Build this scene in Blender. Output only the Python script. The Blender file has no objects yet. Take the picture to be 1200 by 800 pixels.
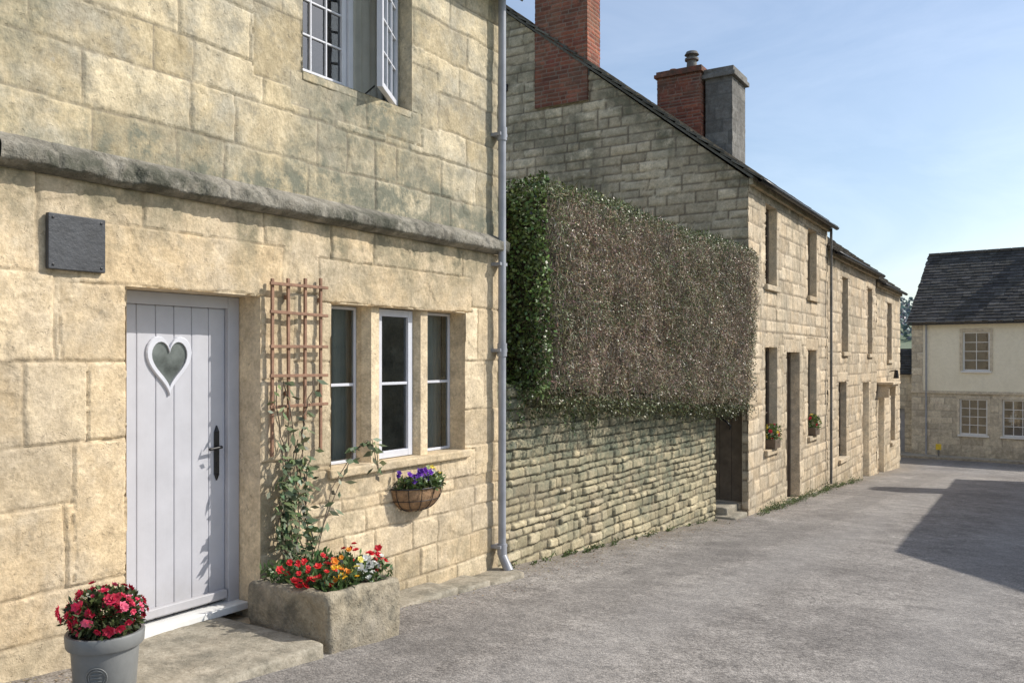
import bpy, math, random
import numpy as np
from mathutils import Vector
random.seed(7); rng=np.random.default_rng(7)
R=math.radians
sc=bpy.context.scene
col=sc.collection

# ---------------------------------------------------------------- noise
_T=rng.random((256,256))
def vnoise(x,y):
    xi=np.floor(x).astype(int); yi=np.floor(y).astype(int)
    fx=x-xi; fy=y-yi; fx=fx*fx*(3-2*fx); fy=fy*fy*(3-2*fy)
    a=_T[xi&255,yi&255]; b=_T[(xi+1)&255,yi&255]; c=_T[xi&255,(yi+1)&255]; d=_T[(xi+1)&255,(yi+1)&255]
    return (a*(1-fx)+b*fx)*(1-fy)+(c*(1-fx)+d*fx)*fy
def fbm(x,y,s=1.0,o=4,seed=0):
    r=0;a=.5;t=0
    for i in range(o):
        r=r+a*vnoise(x*s+seed*17.3+i*31.7,y*s+seed*9.1+i*11.3); t+=a; a*=.5; s*=2.03
    return r/t
def sstep(a,b,x):
    t=np.clip((x-a)/(b-a),0,1); return t*t*(3-2*t)

# ---------------------------------------------------------------- materials
def new_mat(name):
    m=bpy.data.materials.new(name); m.use_nodes=True
    nt=m.node_tree; b=nt.nodes['Principled BSDF']
    return m,nt,b
def N(nt,t,**k):
    n=nt.nodes.new(t)
    for a,v in k.items(): setattr(n,a,v)
    return n
def L(nt,a,b): nt.links.new(a,b)
def noise(nt,co,scale,detail=6,rough=.6,dist=0):
    n=N(nt,'ShaderNodeTexNoise'); n.inputs['Scale'].default_value=scale; n.inputs['Detail'].default_value=detail
    n.inputs['Roughness'].default_value=rough; n.inputs['Distortion'].default_value=dist
    L(nt,co,n.inputs['Vector']); return n.outputs['Fac']
def ramp(nt,f,p0,p1,c0=(0,0,0,1),c1=(1,1,1,1)):
    r=N(nt,'ShaderNodeValToRGB'); e=r.color_ramp.elements
    e[0].position=p0; e[1].position=p1; e[0].color=c0; e[1].color=c1
    L(nt,f,r.inputs[0]); return r.outputs[0]
def mix(nt,f,a,b,mode='MIX'):
    n=N(nt,'ShaderNodeMix',data_type='RGBA',blend_type=mode)
    for s,v in ((n.inputs[0],f),(n.inputs[6],a),(n.inputs[7],b)):
        if isinstance(v,bpy.types.NodeSocket): L(nt,v,s)
        else: s.default_value=v if not isinstance(v,tuple) or len(v)==4 else (*v,1)
    return n.outputs[2]
def mth(nt,op,a,b=0):
    n=N(nt,'ShaderNodeMath',operation=op)
    for s,v in ((n.inputs[0],a),(n.inputs[1],b)):
        if isinstance(v,bpy.types.NodeSocket): L(nt,v,s)
        else: s.default_value=v
    return n.outputs[0]
def objco(nt): return N(nt,'ShaderNodeTexCoord').outputs['Object']

def stone_mat(name,c1,c2,c3,mortar,lichen=(.10,.095,.08),lich=.5,bumpd=.008,fine=42,jk=.85,bv=.34,white=.3,mid=1.0):
    """attr blk: R=block rand, G=joint, B=stain, A=rand2"""
    m,nt,b=new_mat(name); co=objco(nt)
    at=N(nt,'ShaderNodeAttribute',attribute_name='blk'); sp=N(nt,'ShaderNodeSeparateColor'); L(nt,at.outputs['Color'],sp.inputs[0])
    n_lo=noise(nt,co,1.9,5,.68); n_mid=noise(nt,co,8,5,.74); n_hi=noise(nt,co,fine,3,.7)
    c=mix(nt,sp.outputs[0],c1,c2)
    c=mix(nt,ramp(nt,n_lo,.44,.62),c,c3)
    a=mth(nt,'ADD',1-bv*.6,mth(nt,'MULTIPLY',at.outputs['Alpha'],bv)); cb=N(nt,'ShaderNodeCombineColor')
    for i in range(3): L(nt,a,cb.inputs[i])
    c=mix(nt,1.0,c,cb.outputs[0],'MULTIPLY')
    c=mix(nt,mid,c,ramp(nt,n_mid,.28,.72,(.68,.66,.63,1),(1.23,1.23,1.23,1)),'MULTIPLY')
    c=mix(nt,mid,c,ramp(nt,n_hi,.28,.72,(.78,.77,.75,1),(1.15,1.15,1.15,1)),'MULTIPLY')
    pit=ramp(nt,noise(nt,co,21,4,.75,.4),.60,.67)
    c=mix(nt,mth(nt,'MULTIPLY',pit,.45*mid),c,(c3[0]*.45,c3[1]*.42,c3[2]*.4))
    n_li=noise(nt,co,4.1,7,.76)
    lf=mth(nt,'MULTIPLY',ramp(nt,n_li,.53,.63),lich); c=mix(nt,lf,c,lichen)
    st=mth(nt,'MULTIPLY',sp.outputs[2],ramp(nt,n_li,.36,.56)); c=mix(nt,st,c,(lichen[0]*.9,lichen[1]*.95,lichen[2]*.87))
    wl=mth(nt,'MULTIPLY',ramp(nt,n_mid,.29,.35,(1,1,1,1),(0,0,0,1)),white); c=mix(nt,wl,c,(.52,.50,.44))
    c=mix(nt,mth(nt,'MULTIPLY',sp.outputs[1],jk),c,mortar)
    L(nt,c,b.inputs['Base Color']); b.inputs['Roughness'].default_value=.92
    b.inputs['Specular IOR Level'].default_value=.2
    h=mth(nt,'ADD',n_hi,mth(nt,'MULTIPLY',n_mid,.6)); h=mth(nt,'SUBTRACT',h,mth(nt,'MULTIPLY',pit,.45))
    bp=N(nt,'ShaderNodeBump'); bp.inputs['Strength'].default_value=.7; bp.inputs['Distance'].default_value=bumpd
    L(nt,h,bp.inputs['Height']); L(nt,bp.outputs[0],b.inputs['Normal'])
    return m
M_low =stone_mat('limestone_lower',(.72,.60,.42),(.63,.49,.31),(.60,.50,.36),(.30,.24,.165),lich=.25,lichen=(.24,.205,.15),jk=.7,bv=.26)
M_up  =stone_mat('limestone_upper',(.66,.57,.405),(.56,.465,.30),(.45,.41,.32),(.22,.19,.145),lich=.5,lichen=(.21,.20,.165),jk=.75,bv=.32)
M_str =stone_mat('string_course_stone',(.38,.355,.30),(.29,.27,.235),(.20,.19,.165),(.12,.115,.10),lich=.8,bumpd=.02)
M_row =stone_mat('row_limestone',(.74,.62,.455),(.59,.47,.32),(.58,.50,.38),(.22,.18,.135),lich=.3,lichen=(.25,.21,.16),bv=.38)
M_gab =stone_mat('gable_limestone',(.80,.655,.48),(.58,.46,.325),(.62,.52,.39),(.17,.135,.10),lich=.3,lichen=(.24,.20,.15),bv=.42)  # paler than the row stone: colour lifted to offset shade on the gable
M_wall=stone_mat('garden_wall_stone',(.58,.49,.32),(.42,.365,.26),(.47,.42,.28),(.06,.052,.04),lich=.5,lichen=(.17,.175,.135),bv=.55,white=.8)
M_brick=stone_mat('red_brick',(.40,.14,.085),(.24,.08,.06),(.32,.15,.10),(.30,.25,.20),lich=.35,lichen=(.12,.08,.065),bumpd=.006,jk=.75,bv=.5,white=.15)
M_grey=stone_mat('grey_render',(.24,.235,.22),(.20,.195,.185),(.16,.155,.145),(.13,.13,.12),lich=.5)
M_far =stone_mat('far_stone',(.72,.66,.53),(.62,.56,.44),(.58,.52,.42),(.36,.32,.26),lich=.15)
M_trough=stone_mat('trough_stone',(.46,.40,.30),(.38,.33,.24),(.32,.285,.23),(.3,.3,.2),lich=.55,bumpd=.018)
M_slab=stone_mat('paving_stone',(.44,.395,.32),(.40,.36,.29),(.35,.32,.26),(.2,.2,.15),lich=.35)
M_slate=stone_mat('roof_stone_slate',(.22,.20,.17),(.12,.11,.10),(.17,.155,.13),(.05,.05,.05),lich=.35,lichen=(.08,.075,.06),bv=.55,white=.2)
M_dslate=stone_mat('dark_roof_slate',(.12,.115,.11),(.065,.063,.063),(.095,.09,.08),(.04,.04,.04),lich=.3,lichen=(.055,.05,.042),bv=.6,white=.1)
M_cream=stone_mat('cream_render',(.88,.83,.67),(.87,.82,.66),(.84,.79,.63),(.6,.55,.4),lich=.03,bumpd=.001,bv=.0,white=0,mid=.25)

def plain(name,c,rough=.5,metal=0,vary=.12,scale=12,bump=.0,spec=.5):
    m,nt,b=new_mat(name); co=objco(nt)
    v=ramp(nt,noise(nt,co,scale,5,.65),.3,.7,(1-vary,)*3+(1,),(1+vary,)*3+(1,))
    L(nt,mix(nt,1.0,c,v,'MULTIPLY'),b.inputs['Base Color'])
    b.inputs['Roughness'].default_value=rough; b.inputs['Metallic'].default_value=metal; b.inputs['Specular IOR Level'].default_value=spec
    if bump:
        bp=N(nt,'ShaderNodeBump'); bp.inputs['Strength'].default_value=.6; bp.inputs['Distance'].default_value=bump
        L(nt,noise(nt,co,scale*5,3,.7),bp.inputs['Height']); L(nt,bp.outputs[0],b.inputs['Normal'])
    return m
def door_paint():
    m,nt,b=new_mat('pale_grey_paint'); co=objco(nt); sx=N(nt,'ShaderNodeSeparateXYZ'); L(nt,co,sx.inputs[0])
    c=mix(nt,1.0,(.49,.49,.525),ramp(nt,noise(nt,co,5,6,.65),.3,.7,(.93,.93,.93,1),(1.06,1.06,1.06,1)),'MULTIPLY')
    dirt=mth(nt,'MULTIPLY',ramp(nt,mth(nt,'ADD',sx.outputs[2],mth(nt,'MULTIPLY',noise(nt,co,7,6,.7),.35)),.12,.42,(1,1,1,1),(0,0,0,1)),.35)
    c=mix(nt,dirt,c,(.30,.27,.22)); L(nt,c,b.inputs['Base Color']); b.inputs['Roughness'].default_value=.5
    bp=N(nt,'ShaderNodeBump'); bp.inputs['Strength'].default_value=.3; bp.inputs['Distance'].default_value=.001
    mp=N(nt,'ShaderNodeMapping'); mp.inputs['Scale'].default_value=(40,40,3); L(nt,co,mp.inputs[0]); L(nt,noise(nt,mp.outputs[0],2,4),bp.inputs['Height']); L(nt,bp.outputs[0],b.inputs['Normal'])
    return m
M_door=door_paint()
M_frame=plain('window_paint',(.60,.61,.66),.4,vary=.06,scale=9)
M_white=plain('white_paint',(.76,.76,.74),.45,vary=.07)
M_pipe=plain('grey_pipe',(.31,.32,.35),.4,vary=.18,scale=5)
M_black=plain('black_iron',(.015,.015,.017),.4,metal=.2,vary=.2)
M_wood=plain('trellis_wood',(.26,.145,.09),.75,vary=.3,scale=20,bump=.003)
M_dwood=plain('dark_wood',(.13,.095,.065),.6,vary=.3,scale=8,bump=.003)
M_signs=plain('slate_sign_stone',(.045,.048,.054),.55,vary=.35,scale=8,bump=.006)
M_pot=plain('pot_grey',(.19,.195,.19),.5,vary=.15,scale=7,bump=.001)
M_soil=plain('soil',(.05,.035,.025),.95,vary=.4,scale=30,bump=.01)
M_coco=plain('coco_liner',(.36,.22,.12),.95,vary=.45,scale=35,bump=.02)
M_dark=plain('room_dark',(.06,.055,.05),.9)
M_curt=plain('curtain',(.80,.78,.72),.9,vary=.1,scale=5)
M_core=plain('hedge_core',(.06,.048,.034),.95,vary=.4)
M_yellow=plain('yellow_plate',(.75,.55,.05),.5)
M_terr=plain('terracotta',(.40,.17,.09),.8,vary=.2)

def glass_mat():
    m=bpy.data.materials.new('window_glass'); m.use_nodes=True; nt=m.node_tree; nt.nodes.clear()
    o=N(nt,'ShaderNodeOutputMaterial'); mx=N(nt,'ShaderNodeMixShader'); t=N(nt,'ShaderNodeBsdfTransparent'); g=N(nt,'ShaderNodeBsdfGlossy')
    t.inputs[0].default_value=(.60,.64,.63,1); g.inputs['Roughness'].default_value=.02; g.inputs[0].default_value=(.95,.98,1,1)
    f=N(nt,'ShaderNodeFresnel'); f.inputs[0].default_value=1.6
    bp=N(nt,'ShaderNodeBump'); bp.inputs['Strength'].default_value=.2; bp.inputs['Distance'].default_value=.012
    L(nt,noise(nt,objco(nt),3,2),bp.inputs['Height']); L(nt,bp.outputs[0],g.inputs['Normal'])
    L(nt,mth(nt,'ADD',f.outputs[0],.08),mx.inputs[0]); L(nt,t.outputs[0],mx.inputs[1]); L(nt,g.outputs[0],mx.inputs[2]); L(nt,mx.outputs[0],o.inputs[0])
    return m
M_glass=glass_mat()
def leaf_mat(name,rough=.45,trans=.25,spec=.5):
    m,nt,b=new_mat(name); a=N(nt,'ShaderNodeAttribute',attribute_name='col')
    L(nt,a.outputs['Color'],b.inputs['Base Color']); b.inputs['Roughness'].default_value=rough; b.inputs['Specular IOR Level'].default_value=spec
    if trans:
        o=nt.nodes['Material Output']; tr=N(nt,'ShaderNodeBsdfTranslucent'); L(nt,a.outputs['Color'],tr.inputs[0])
        mx=N(nt,'ShaderNodeMixShader'); mx.inputs[0].default_value=trans
        L(nt,b.outputs[0],mx.inputs[1]); L(nt,tr.outputs[0],mx.inputs[2]); L(nt,mx.outputs[0],o.inputs[0])
    return m
M_leaf=leaf_mat('leaf'); M_petal=leaf_mat('petal',.6,.3); M_hleaf=leaf_mat('hedge_leaf',.40,0,.45); M_twig=leaf_mat('hedge_twig',.8,0,.15)

# ---------------------------------------------------------------- object helpers
def empty(name,loc=(0,0,0),rz=0):
    o=bpy.data.objects.new(name,None); o.location=loc; o.rotation_euler=(0,0,rz); col.objects.link(o); return o
def link(name,me,parent=None,mat=None,smooth=False):
    o=bpy.data.objects.new(name,me); col.objects.link(o)
    if parent: o.parent=parent
    if mat is not None:
        for mm in (mat if isinstance(mat,(list,tuple)) else [mat]): me.materials.append(mm)
    if smooth: me.shade_smooth()
    return o
def mesh(name,V,F): 
    me=bpy.data.meshes.new(name); me.from_pydata([tuple(v) for v in V],[],[tuple(f) for f in F]); me.update(); return me
def quadmesh(name,V,Fq):
    me=bpy.data.meshes.new(name); V=np.asarray(V,dtype=np.float32); Fq=np.asarray(Fq,dtype=np.int32); n=len(Fq)
    me.vertices.add(len(V)); me.vertices.foreach_set('co',V.ravel())
    me.loops.add(n*4); me.loops.foreach_set('vertex_index',Fq.ravel())
    me.polygons.add(n); me.polygons.foreach_set('loop_start',np.arange(n,dtype=np.int32)*4)
    me.update(calc_edges=True); me.validate(); return me
def setcol(me,name,C):
    a=me.color_attributes.new(name,'FLOAT_COLOR','POINT'); a.data.foreach_set('color',np.asarray(C,dtype=np.float32).ravel())
CF=[(0,1,3,2),(4,6,7,5),(0,4,5,1),(2,3,7,6),(0,2,6,4),(1,5,7,3)]
def boxes(name,parent,lst,mat,bevel=.004,blk=None):
    V=[];F=[];C=[]
    for b in lst:
        x0,x1,y0,y1,z0,z1=b; o=len(V)
        for x in (x0,x1):
            for y in (y0,y1):
                for z in (z0,z1): V.append((x,y,z))
        F+=[tuple(o+i for i in f) for f in CF]
        r=random.random(); C+=[(r,0,blk if blk is not None else 0,.7)]*8
    me=mesh(name,V,F); setcol(me,'blk',C)
    o=link(name,me,parent,mat)
    if bevel:
        m=o.modifiers.new('bevel','BEVEL'); m.width=bevel; m.segments=2; m.limit_method='ANGLE'
    return o
def tube(name,parent,segs,mat,n=12,smooth=True):
    V=[];F=[]
    for p0,p1,r0,r1 in segs:
        p0=Vector(p0);p1=Vector(p1); d=(p1-p0).normalized(); a=d.orthogonal().normalized(); b=d.cross(a); o=len(V)
        for p,r in((p0,r0),(p1,r1)):
            for i in range(n):
                t=2*math.pi*i/n; V.append(p+a*r*math.cos(t)+b*r*math.sin(t))
        for i in range(n): j=(i+1)%n; F.append((o+i,o+j,o+n+j,o+n+i))
        F.append(tuple(o+i for i in range(n))[::-1]); F.append(tuple(o+n+i for i in range(n)))
    me=mesh(name,V,F); setcol(me,'blk',[(.4,0,.1,.7)]*len(V)); o=link(name,me,parent,mat)
    if smooth:
        me.shade_smooth(); m=o.modifiers.new('e','EDGE_SPLIT'); m.split_angle=R(50)
    return o
def path(name,parent,pts,r,mat,n=8):
    cu=bpy.data.curves.new(name,'CURVE'); cu.dimensions='3D'; cu.bevel_depth=r; cu.bevel_resolution=2
    s=cu.splines.new('POLY'); s.points.add(len(pts)-1)
    for q,p in zip(s.points,pts): q.co=(*p,1)
    o=bpy.data.objects.new(name,cu); col.objects.link(o); o.parent=parent; cu.materials.append(mat); return o
def lathe(name,parent,prof,loc,mat,n=48):
    V=[];F=[]
    for r,z in prof:
        for i in range(n):
            t=2*math.pi*i/n; V.append((loc[0]+r*math.cos(t),loc[1]+r*math.sin(t),loc[2]+z))
    for k in range(len(prof)-1):
        for i in range(n):
            j=(i+1)%n; F.append((k*n+i,k*n+j,(k+1)*n+j,(k+1)*n+i))
    me=mesh(name,V,F); o=link(name,me,parent,mat,True); m=o.modifiers.new('e','EDGE_SPLIT'); m.split_angle=R(40); return o

# ---------------------------------------------------------------- masonry wall height-field
def courses(z0,z1,h,jit=.15):
    zs=[z0]
    while zs[-1]<z1: zs.append(zs[-1]+h*random.uniform(1-jit,1+jit))
    return zs
def wall(name,parent,P0,U,Nn,ul,vr,res,cz,bl,mat,openings=(),specials=(),depth=.012,jw=.010,warp=.012,rough=.006,blkamp=.006,clamp=None,stain=None,erode=0,seed=0,smooth=True,patchy=0):
    P0=np.array(P0,float);U=np.array(U,float);Nn=np.array(Nn,float)
    us=list(np.arange(ul[0],ul[1],res))+[ul[1]]; vs=list(np.arange(vr[0],vr[1],res))+[vr[1]]
    for o in openings: us+=[o[0],o[1]]; vs+=[o[2],o[3]]
    us=np.array(sorted(set(np.round([u for u in us if ul[0]<=u<=ul[1]],4)))); vs=np.array(sorted(set(np.round([v for v in vs if vr[0]<=v<=vr[1]],4))))
    UU,VV=np.meshgrid(us,vs,indexing='ij'); nu,nv=UU.shape
    Uw=UU+warp*2*(fbm(UU,VV,5,3,seed+1)-.5)+warp*.6*(vnoise(UU*40,VV*40)-.5); Vw=VV+warp*2*(fbm(UU,VV,4,3,seed+2)-.5)+warp*.6*(vnoise(UU*37+9,VV*41)-.5)
    cz=np.array(cz); ci=np.clip(np.searchsorted(cz,Vw)-1,0,len(cz)-2)
    D=np.minimum(Vw-cz[ci],cz[ci+1]-Vw); B1=np.zeros_like(UU);B2=np.zeros_like(UU); lr=np.random.default_rng(seed+5)
    for k in range(len(cz)-1):
        h=cz[k+1]-cz[k]; b=[ul[0]-lr.uniform(0,bl)]
        while b[-1]<ul[1]+bl: b.append(b[-1]+bl*lr.uniform(.5,1.6))
        b=np.array(b); m=ci==k
        if not m.any(): continue
        u=Uw[m]; bi=np.clip(np.searchsorted(b,u)-1,0,len(b)-2)
        D[m]=np.minimum(D[m],np.minimum(u-b[bi],b[bi+1]-u)); r1=lr.random(len(b)); r2=lr.random(len(b)); B1[m]=r1[bi]; B2[m]=r2[bi]
    for s in specials:
        m=(Uw>=s[0])&(Uw<s[1])&(Vw>=s[2])&(Vw<s[3])
        D[m]=np.minimum(np.minimum(Uw[m]-s[0],s[1]-Uw[m]),np.minimum(Vw[m]-s[2],s[3]-Vw[m])); B1[m]=lr.random(); B2[m]=lr.random()
    D=np.maximum(D,0)
    jloc=jw*(.65+.9*fbm(UU,VV,3,3,seed+14))
    e=sstep(0,1,D/(jloc*1.5)); dl=depth*(.5+1.0*fbm(UU,VV,2.2,3,seed+15))
    H=(e-1)*dl+(B2-.5)*blkamp*e+(fbm(UU,VV,9,4,seed+3)-.5)*rough*2
    if erode:
        er=sstep(.57,.60,fbm(UU,VV,2.6,6,seed+8)); er2=sstep(.585,.61,fbm(UU+5,VV+3,6,5,seed+9)); H-=erode*er*e+erode*.45*er2*e
    joint=1-sstep(.25,1,D/jloc)
    if patchy: joint=joint*(1-patchy+patchy*sstep(.38,.6,fbm(UU,VV,1.8,3,seed+16)))
    S=stain(UU,VV) if stain else np.zeros_like(UU)
    VC=VV.copy()
    if clamp is not None: VC=np.minimum(VV,clamp(UU))
    P=P0+UU[...,None]*U+VC[...,None]*np.array([0,0,1.])+H[...,None]*Nn
    idx=np.arange(nu*nv).reshape(nu,nv)
    F=np.stack([idx[:-1,:-1],idx[1:,:-1],idx[1:,1:],idx[:-1,1:]],-1)
    uc=(UU[:-1,:-1]+UU[1:,1:])/2; vc=(VV[:-1,:-1]+VV[1:,1:])/2; keep=np.ones(uc.shape,bool)
    for o in openings: keep&=~((uc>o[0])&(uc<o[1])&(vc>o[2])&(vc<o[3]))
    if clamp is not None: keep&=(VV[:-1,:-1]<np.maximum(clamp(UU[:-1,:-1]),clamp(UU[1:,1:])))
    me=quadmesh(name,P.reshape(-1,3),F[keep].reshape(-1,4))
    setcol(me,'blk',np.stack([B1,joint,np.clip(S,0,1),B2],-1).reshape(-1,4))
    return link(name,me,parent,mat,smooth)
def reveals(name,parent,o,depth,mat,front=0.0):
    y0,y1,z0,z1=o
    V=[(front,y0,z0),(front,y1,z0),(front,y1,z1),(front,y0,z1),(-depth,y0,z0),(-depth,y1,z0),(-depth,y1,z1),(-depth,y0,z1)]
    F=[(0,1,5,4),(1,2,6,5),(2,3,7,6),(3,0,4,7)]
    me=mesh(name,V,F); setcol(me,'blk',[(.3,0,0,.9)]*8); return link(name,me,parent,mat)
def mwall_box(name,parent,x0,x1,y0,y1,z0,z1,res,ch,bl,mat,**k):
    cz=courses(z0,z1,ch,.03)
    wall(name+'_side_a',parent,(0,y0,0),(1,0,0),(0,-1,0),(x0,x1),(z0,z1),res,cz,bl,mat,**k)
    wall(name+'_side_b',parent,(x1,0,0),(0,1,0),(1,0,0),(y0,y1),(z0,z1),res,cz,bl,mat,seed=3,**k)
    wall(name+'_side_c',parent,(0,y1,0),(-1,0,0),(0,1,0),(-x1,-x0),(z0,z1),res,cz,bl,mat,**k)
    wall(name+'_side_d',parent,(x0,0,0),(0,-1,0),(-1,0,0),(-y1,-y0),(z0,z1),res,cz,bl,mat,**k)
def casement(name,parent,x,y0,y1,z0,z1,nx,ny,mat,fw=.045,bar=.018,th=.045,glass=True):
    l=[(x-th,x,y0,y0+fw,z0,z1),(x-th,x,y1-fw,y1,z0,z1),(x-th+.001,x-.001,y0+fw,y1-fw,z0,z0+fw),(x-th+.001,x-.001,y0+fw,y1-fw,z1-fw,z1)]
    for i in range(1,nx):
        y=y0+fw+(y1-y0-2*fw)*i/nx; l.append((x-th*.8,x-.006,y-bar/2,y+bar/2,z0+fw,z1-fw))
    for i in range(1,ny):
        z=z0+fw+(z1-z0-2*fw)*i/ny; l.append((x-th*.8+.002,x-.008,y0+fw,y1-fw,z-bar/2,z+bar/2))
    e=boxes(name,parent,l,mat,.003)
    if glass:
        xx=x-th*.5; me=mesh(name+'_glass',[(xx,y0+fw,z0+fw),(xx,y1-fw,z0+fw),(xx,y1-fw,z1-fw),(xx,y0+fw,z1-fw)],[(0,1,2,3)]); link(name+'_glass',me,parent,M_glass)
    return e
def slate_roof(name,parent,y0,y1,xe,ze,xr,zr,tw=.3,th=.22,thick=.03,mat=None):
    s=Vector((xr-xe,0,zr-ze)); Ls=s.length; s.normalize(); yv=Vector((0,1,0)); n=yv.cross(s) if (xr<xe) else s.cross(yv)
    if n.z<0: n=-n
    V=[];F=[];C=[]; rows=int(Ls/th)+1; E=Vector((xe,0,ze))
    def q(ya,yb,a,b,h0,h1,c):
        o=len(V)
        for yy in(ya,yb):
            for aa,hh in((a,h0),(b,h1)):
                for t in(0,1):
                    V.append(E+s*aa+n*(hh-(0 if t else thick))+yv*yy); C.append((c,0,0,(c*7.3)%1))
        for f in CF: F.append(tuple(o+i for i in f))
    for r in range(rows):
        y=y0-random.uniform(0,.045); a=r*th; off=random.uniform(0,tw); first=True
        while y<y1:
            w=tw*random.uniform(.55,1.4)
            if first: w=max(.12,w-off); first=False
            ye=min(y+w,y1+random.uniform(0,.03)); j=random.uniform(-.02,.02)
            q(y+.002,ye-.003,a-.03+j,min(a+th*1.15,Ls),.045+random.uniform(0,.016),.02,random.random()); y=ye
    me=mesh(name,V,F); setcol(me,'blk',C); link(name,me,parent,mat or M_slate)
    E2=E+s*.06; X=E+s*Ls
    lst=[E2+yv*y0,X+yv*y0,X+yv*y1,E2+yv*y1]; b=[p-n*.05 for p in lst]
    me=mesh(name+'_deck',[*(p-n*.012 for p in lst),*b],[(0,1,2,3),(7,6,5,4),(0,4,5,1),(1,5,6,2),(2,6,7,3),(3,7,4,0)])
    setcol(me,'blk',[(.5,0,0,.6)]*8); link(name+'_deck',me,parent,mat or M_slate)

# ---------------------------------------------------------------- leaves
def leafmesh(name,P,D,W,Ln,Wd,C,parent=None,mat=None,fold=0.0):
    n=len(P); D=D/np.linalg.norm(D,axis=1,keepdims=True); W=np.cross(D,W); W/=np.linalg.norm(W,axis=1,keepdims=True)+1e-9
    Ln=np.broadcast_to(Ln,(n,))[:,None]; Wd=np.broadcast_to(Wd,(n,))[:,None]; Nn=np.cross(D,W)
    V=np.stack([P,P+D*Ln*.5+W*Wd*.5+Nn*Wd*fold,P+D*Ln,P+D*Ln*.5-W*Wd*.5+Nn*Wd*fold],1)
    F=np.arange(n*4).reshape(n,4); me=quadmesh(name,V.reshape(-1,3),F)
    CC=np.concatenate([C,np.ones((n,1))],1); setcol(me,'col',np.repeat(CC,4,axis=0)); return link(name,me,parent,mat or M_leaf)
def rand_dirs(n,bias=(0,0,0)):
    d=rng.normal(size=(n,3))+np.array(bias); return d/np.linalg.norm(d,axis=1,keepdims=True)
def tones(n,c,var=.3):
    c=np.array(c); return np.clip(c*(1+var*rng.normal(size=(n,1)))*(1+.1*rng.normal(size=(n,3))),.003,1)
def ball(n,c,r,lo=.6):
    d=rand_dirs(n); return np.array(c)+d*np.array(r)*(rng.uniform(lo,1,(n,1))),d
def flowers(name,parent,pos,nrm,size,cols,petals=6,layers=2):
    P=[];D=[];W=[];C=[];S=[]
    for p,nn,s,c in zip(pos,nrm,size,cols):
        nn=Vector(nn).normalized(); a=nn.orthogonal().normalized(); b=nn.cross(a)
        for ly in range(layers):
            for i in range(petals):
                t=2*math.pi*(i+.5*ly)/petals+random.uniform(-.15,.15)
                r=a*math.cos(t)+b*math.sin(t); up=.25+.55*ly
                d=(r+nn*up).normalized(); P.append(p);D.append(d);W.append(nn);S.append(s*(1-.3*ly)); k=random.uniform(.8,1.15); C.append([min(1,x*k) for x in c])
    S=np.array(S); return leafmesh(name,np.array([tuple(x) for x in P]),np.array([tuple(x) for x in D]),np.array([tuple(x) for x in W]),S,S*.95,np.array(C),parent,M_petal,.12)

# ---------------------------------------------------------------- ground
GY=[-60,-20,0,2.8,3.6,6.5,12.5,13.3,19.2,30.6,37,60,140]; GZ=[2.5,1.2,.16,-.08,-.15,-.38,-.83,-.88,-1.2,-2.0,-2.3,-2.6,-3]
def zg(y): return np.interp(y,GY,GZ)
def hill(x,y):
    return sstep(110,330,y)*(17+5*fbm(np.asarray(x)*1.0,np.asarray(y)*1.0,.012,3,4))+sstep(330,900,y)*14
ysn=sorted(set(list(np.arange(-20,60,.5))+list(range(60,160,10))+list(range(160,1000,25))+list(range(-300,-20,40))+GY))
def sheet(name,xs,ys,dz,mat,hilly=False,parent=None):
    X,Y=np.meshgrid(np.array(xs,float),np.array(ys,float),indexing='ij'); Z=zg(Y)+dz
    if hilly: Z=Z+hill(X,Y)
    idx=np.arange(X.size).reshape(X.shape); F=np.stack([idx[:-1,:-1],idx[1:,:-1],idx[1:,1:],idx[:-1,1:]],-1).reshape(-1,4)
    return link(name,quadmesh(name,np.stack([X,Y,Z],-1).reshape(-1,3),F),parent,mat,True)
mg,nt,b=new_mat('grass_ground'); co=objco(nt)
c=mix(nt,ramp(nt,noise(nt,co,.02,4),.4,.6),(.12,.17,.09),(.20,.23,.15)); c=mix(nt,ramp(nt,noise(nt,co,.5,6),.4,.7),c,(.12,.14,.09)); L(nt,c,b.inputs['Base Color']); b.inputs['Roughness'].default_value=.95
sheet('ground',list(range(-600,-50,50))+list(range(-50,50,10))+list(range(50,650,50)),ysn,-.012,mg,True)
# asphalt
mr,nt,b=new_mat('asphalt'); co=objco(nt)
c=mix(nt,ramp(nt,noise(nt,co,.5,6,.7),.38,.62),(.190,.179,.170),(.285,.270,.255))
vor=N(nt,'ShaderNodeTexVoronoi'); vor.inputs['Scale'].default_value=80; L(nt,co,vor.inputs['Vector'])
spv=N(nt,'ShaderNodeSeparateColor'); L(nt,vor.outputs['Color'],spv.inputs[0])
c=mix(nt,1.0,c,ramp(nt,spv.outputs[0],0,1,(.55,.54,.53,1),(1.50,1.47,1.42,1)),'MULTIPLY')
nm=noise(nt,co,4,6,.78)
c=mix(nt,1.0,c,ramp(nt,nm,.3,.7,(.74,.73,.72,1),(1.22,1.21,1.20,1)),'MULTIPLY')
wv=noise(nt,co,.9,4,.55,1.2)
ck=mth(nt,'ABSOLUTE',mth(nt,'SUBTRACT',wv,.5)); ck=ramp(nt,ck,.0,.005,(1,1,1,1),(0,0,0,1))
ck=mth(nt,'MULTIPLY',ck,mth(nt,'MULTIPLY',ramp(nt,noise(nt,co,.5,2),.48,.56),.6)); c=mix(nt,ck,c,(.07,.065,.06))
sx=N(nt,'ShaderNodeSeparateXYZ'); L(nt,co,sx.inputs[0])
def band(cx,w,soft,src): 
    d=mth(nt,'ABSOLUTE',mth(nt,'SUBTRACT',src,cx)); return ramp(nt,d,w,w+soft,(1,1,1,1),(0,0,0,1))
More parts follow.
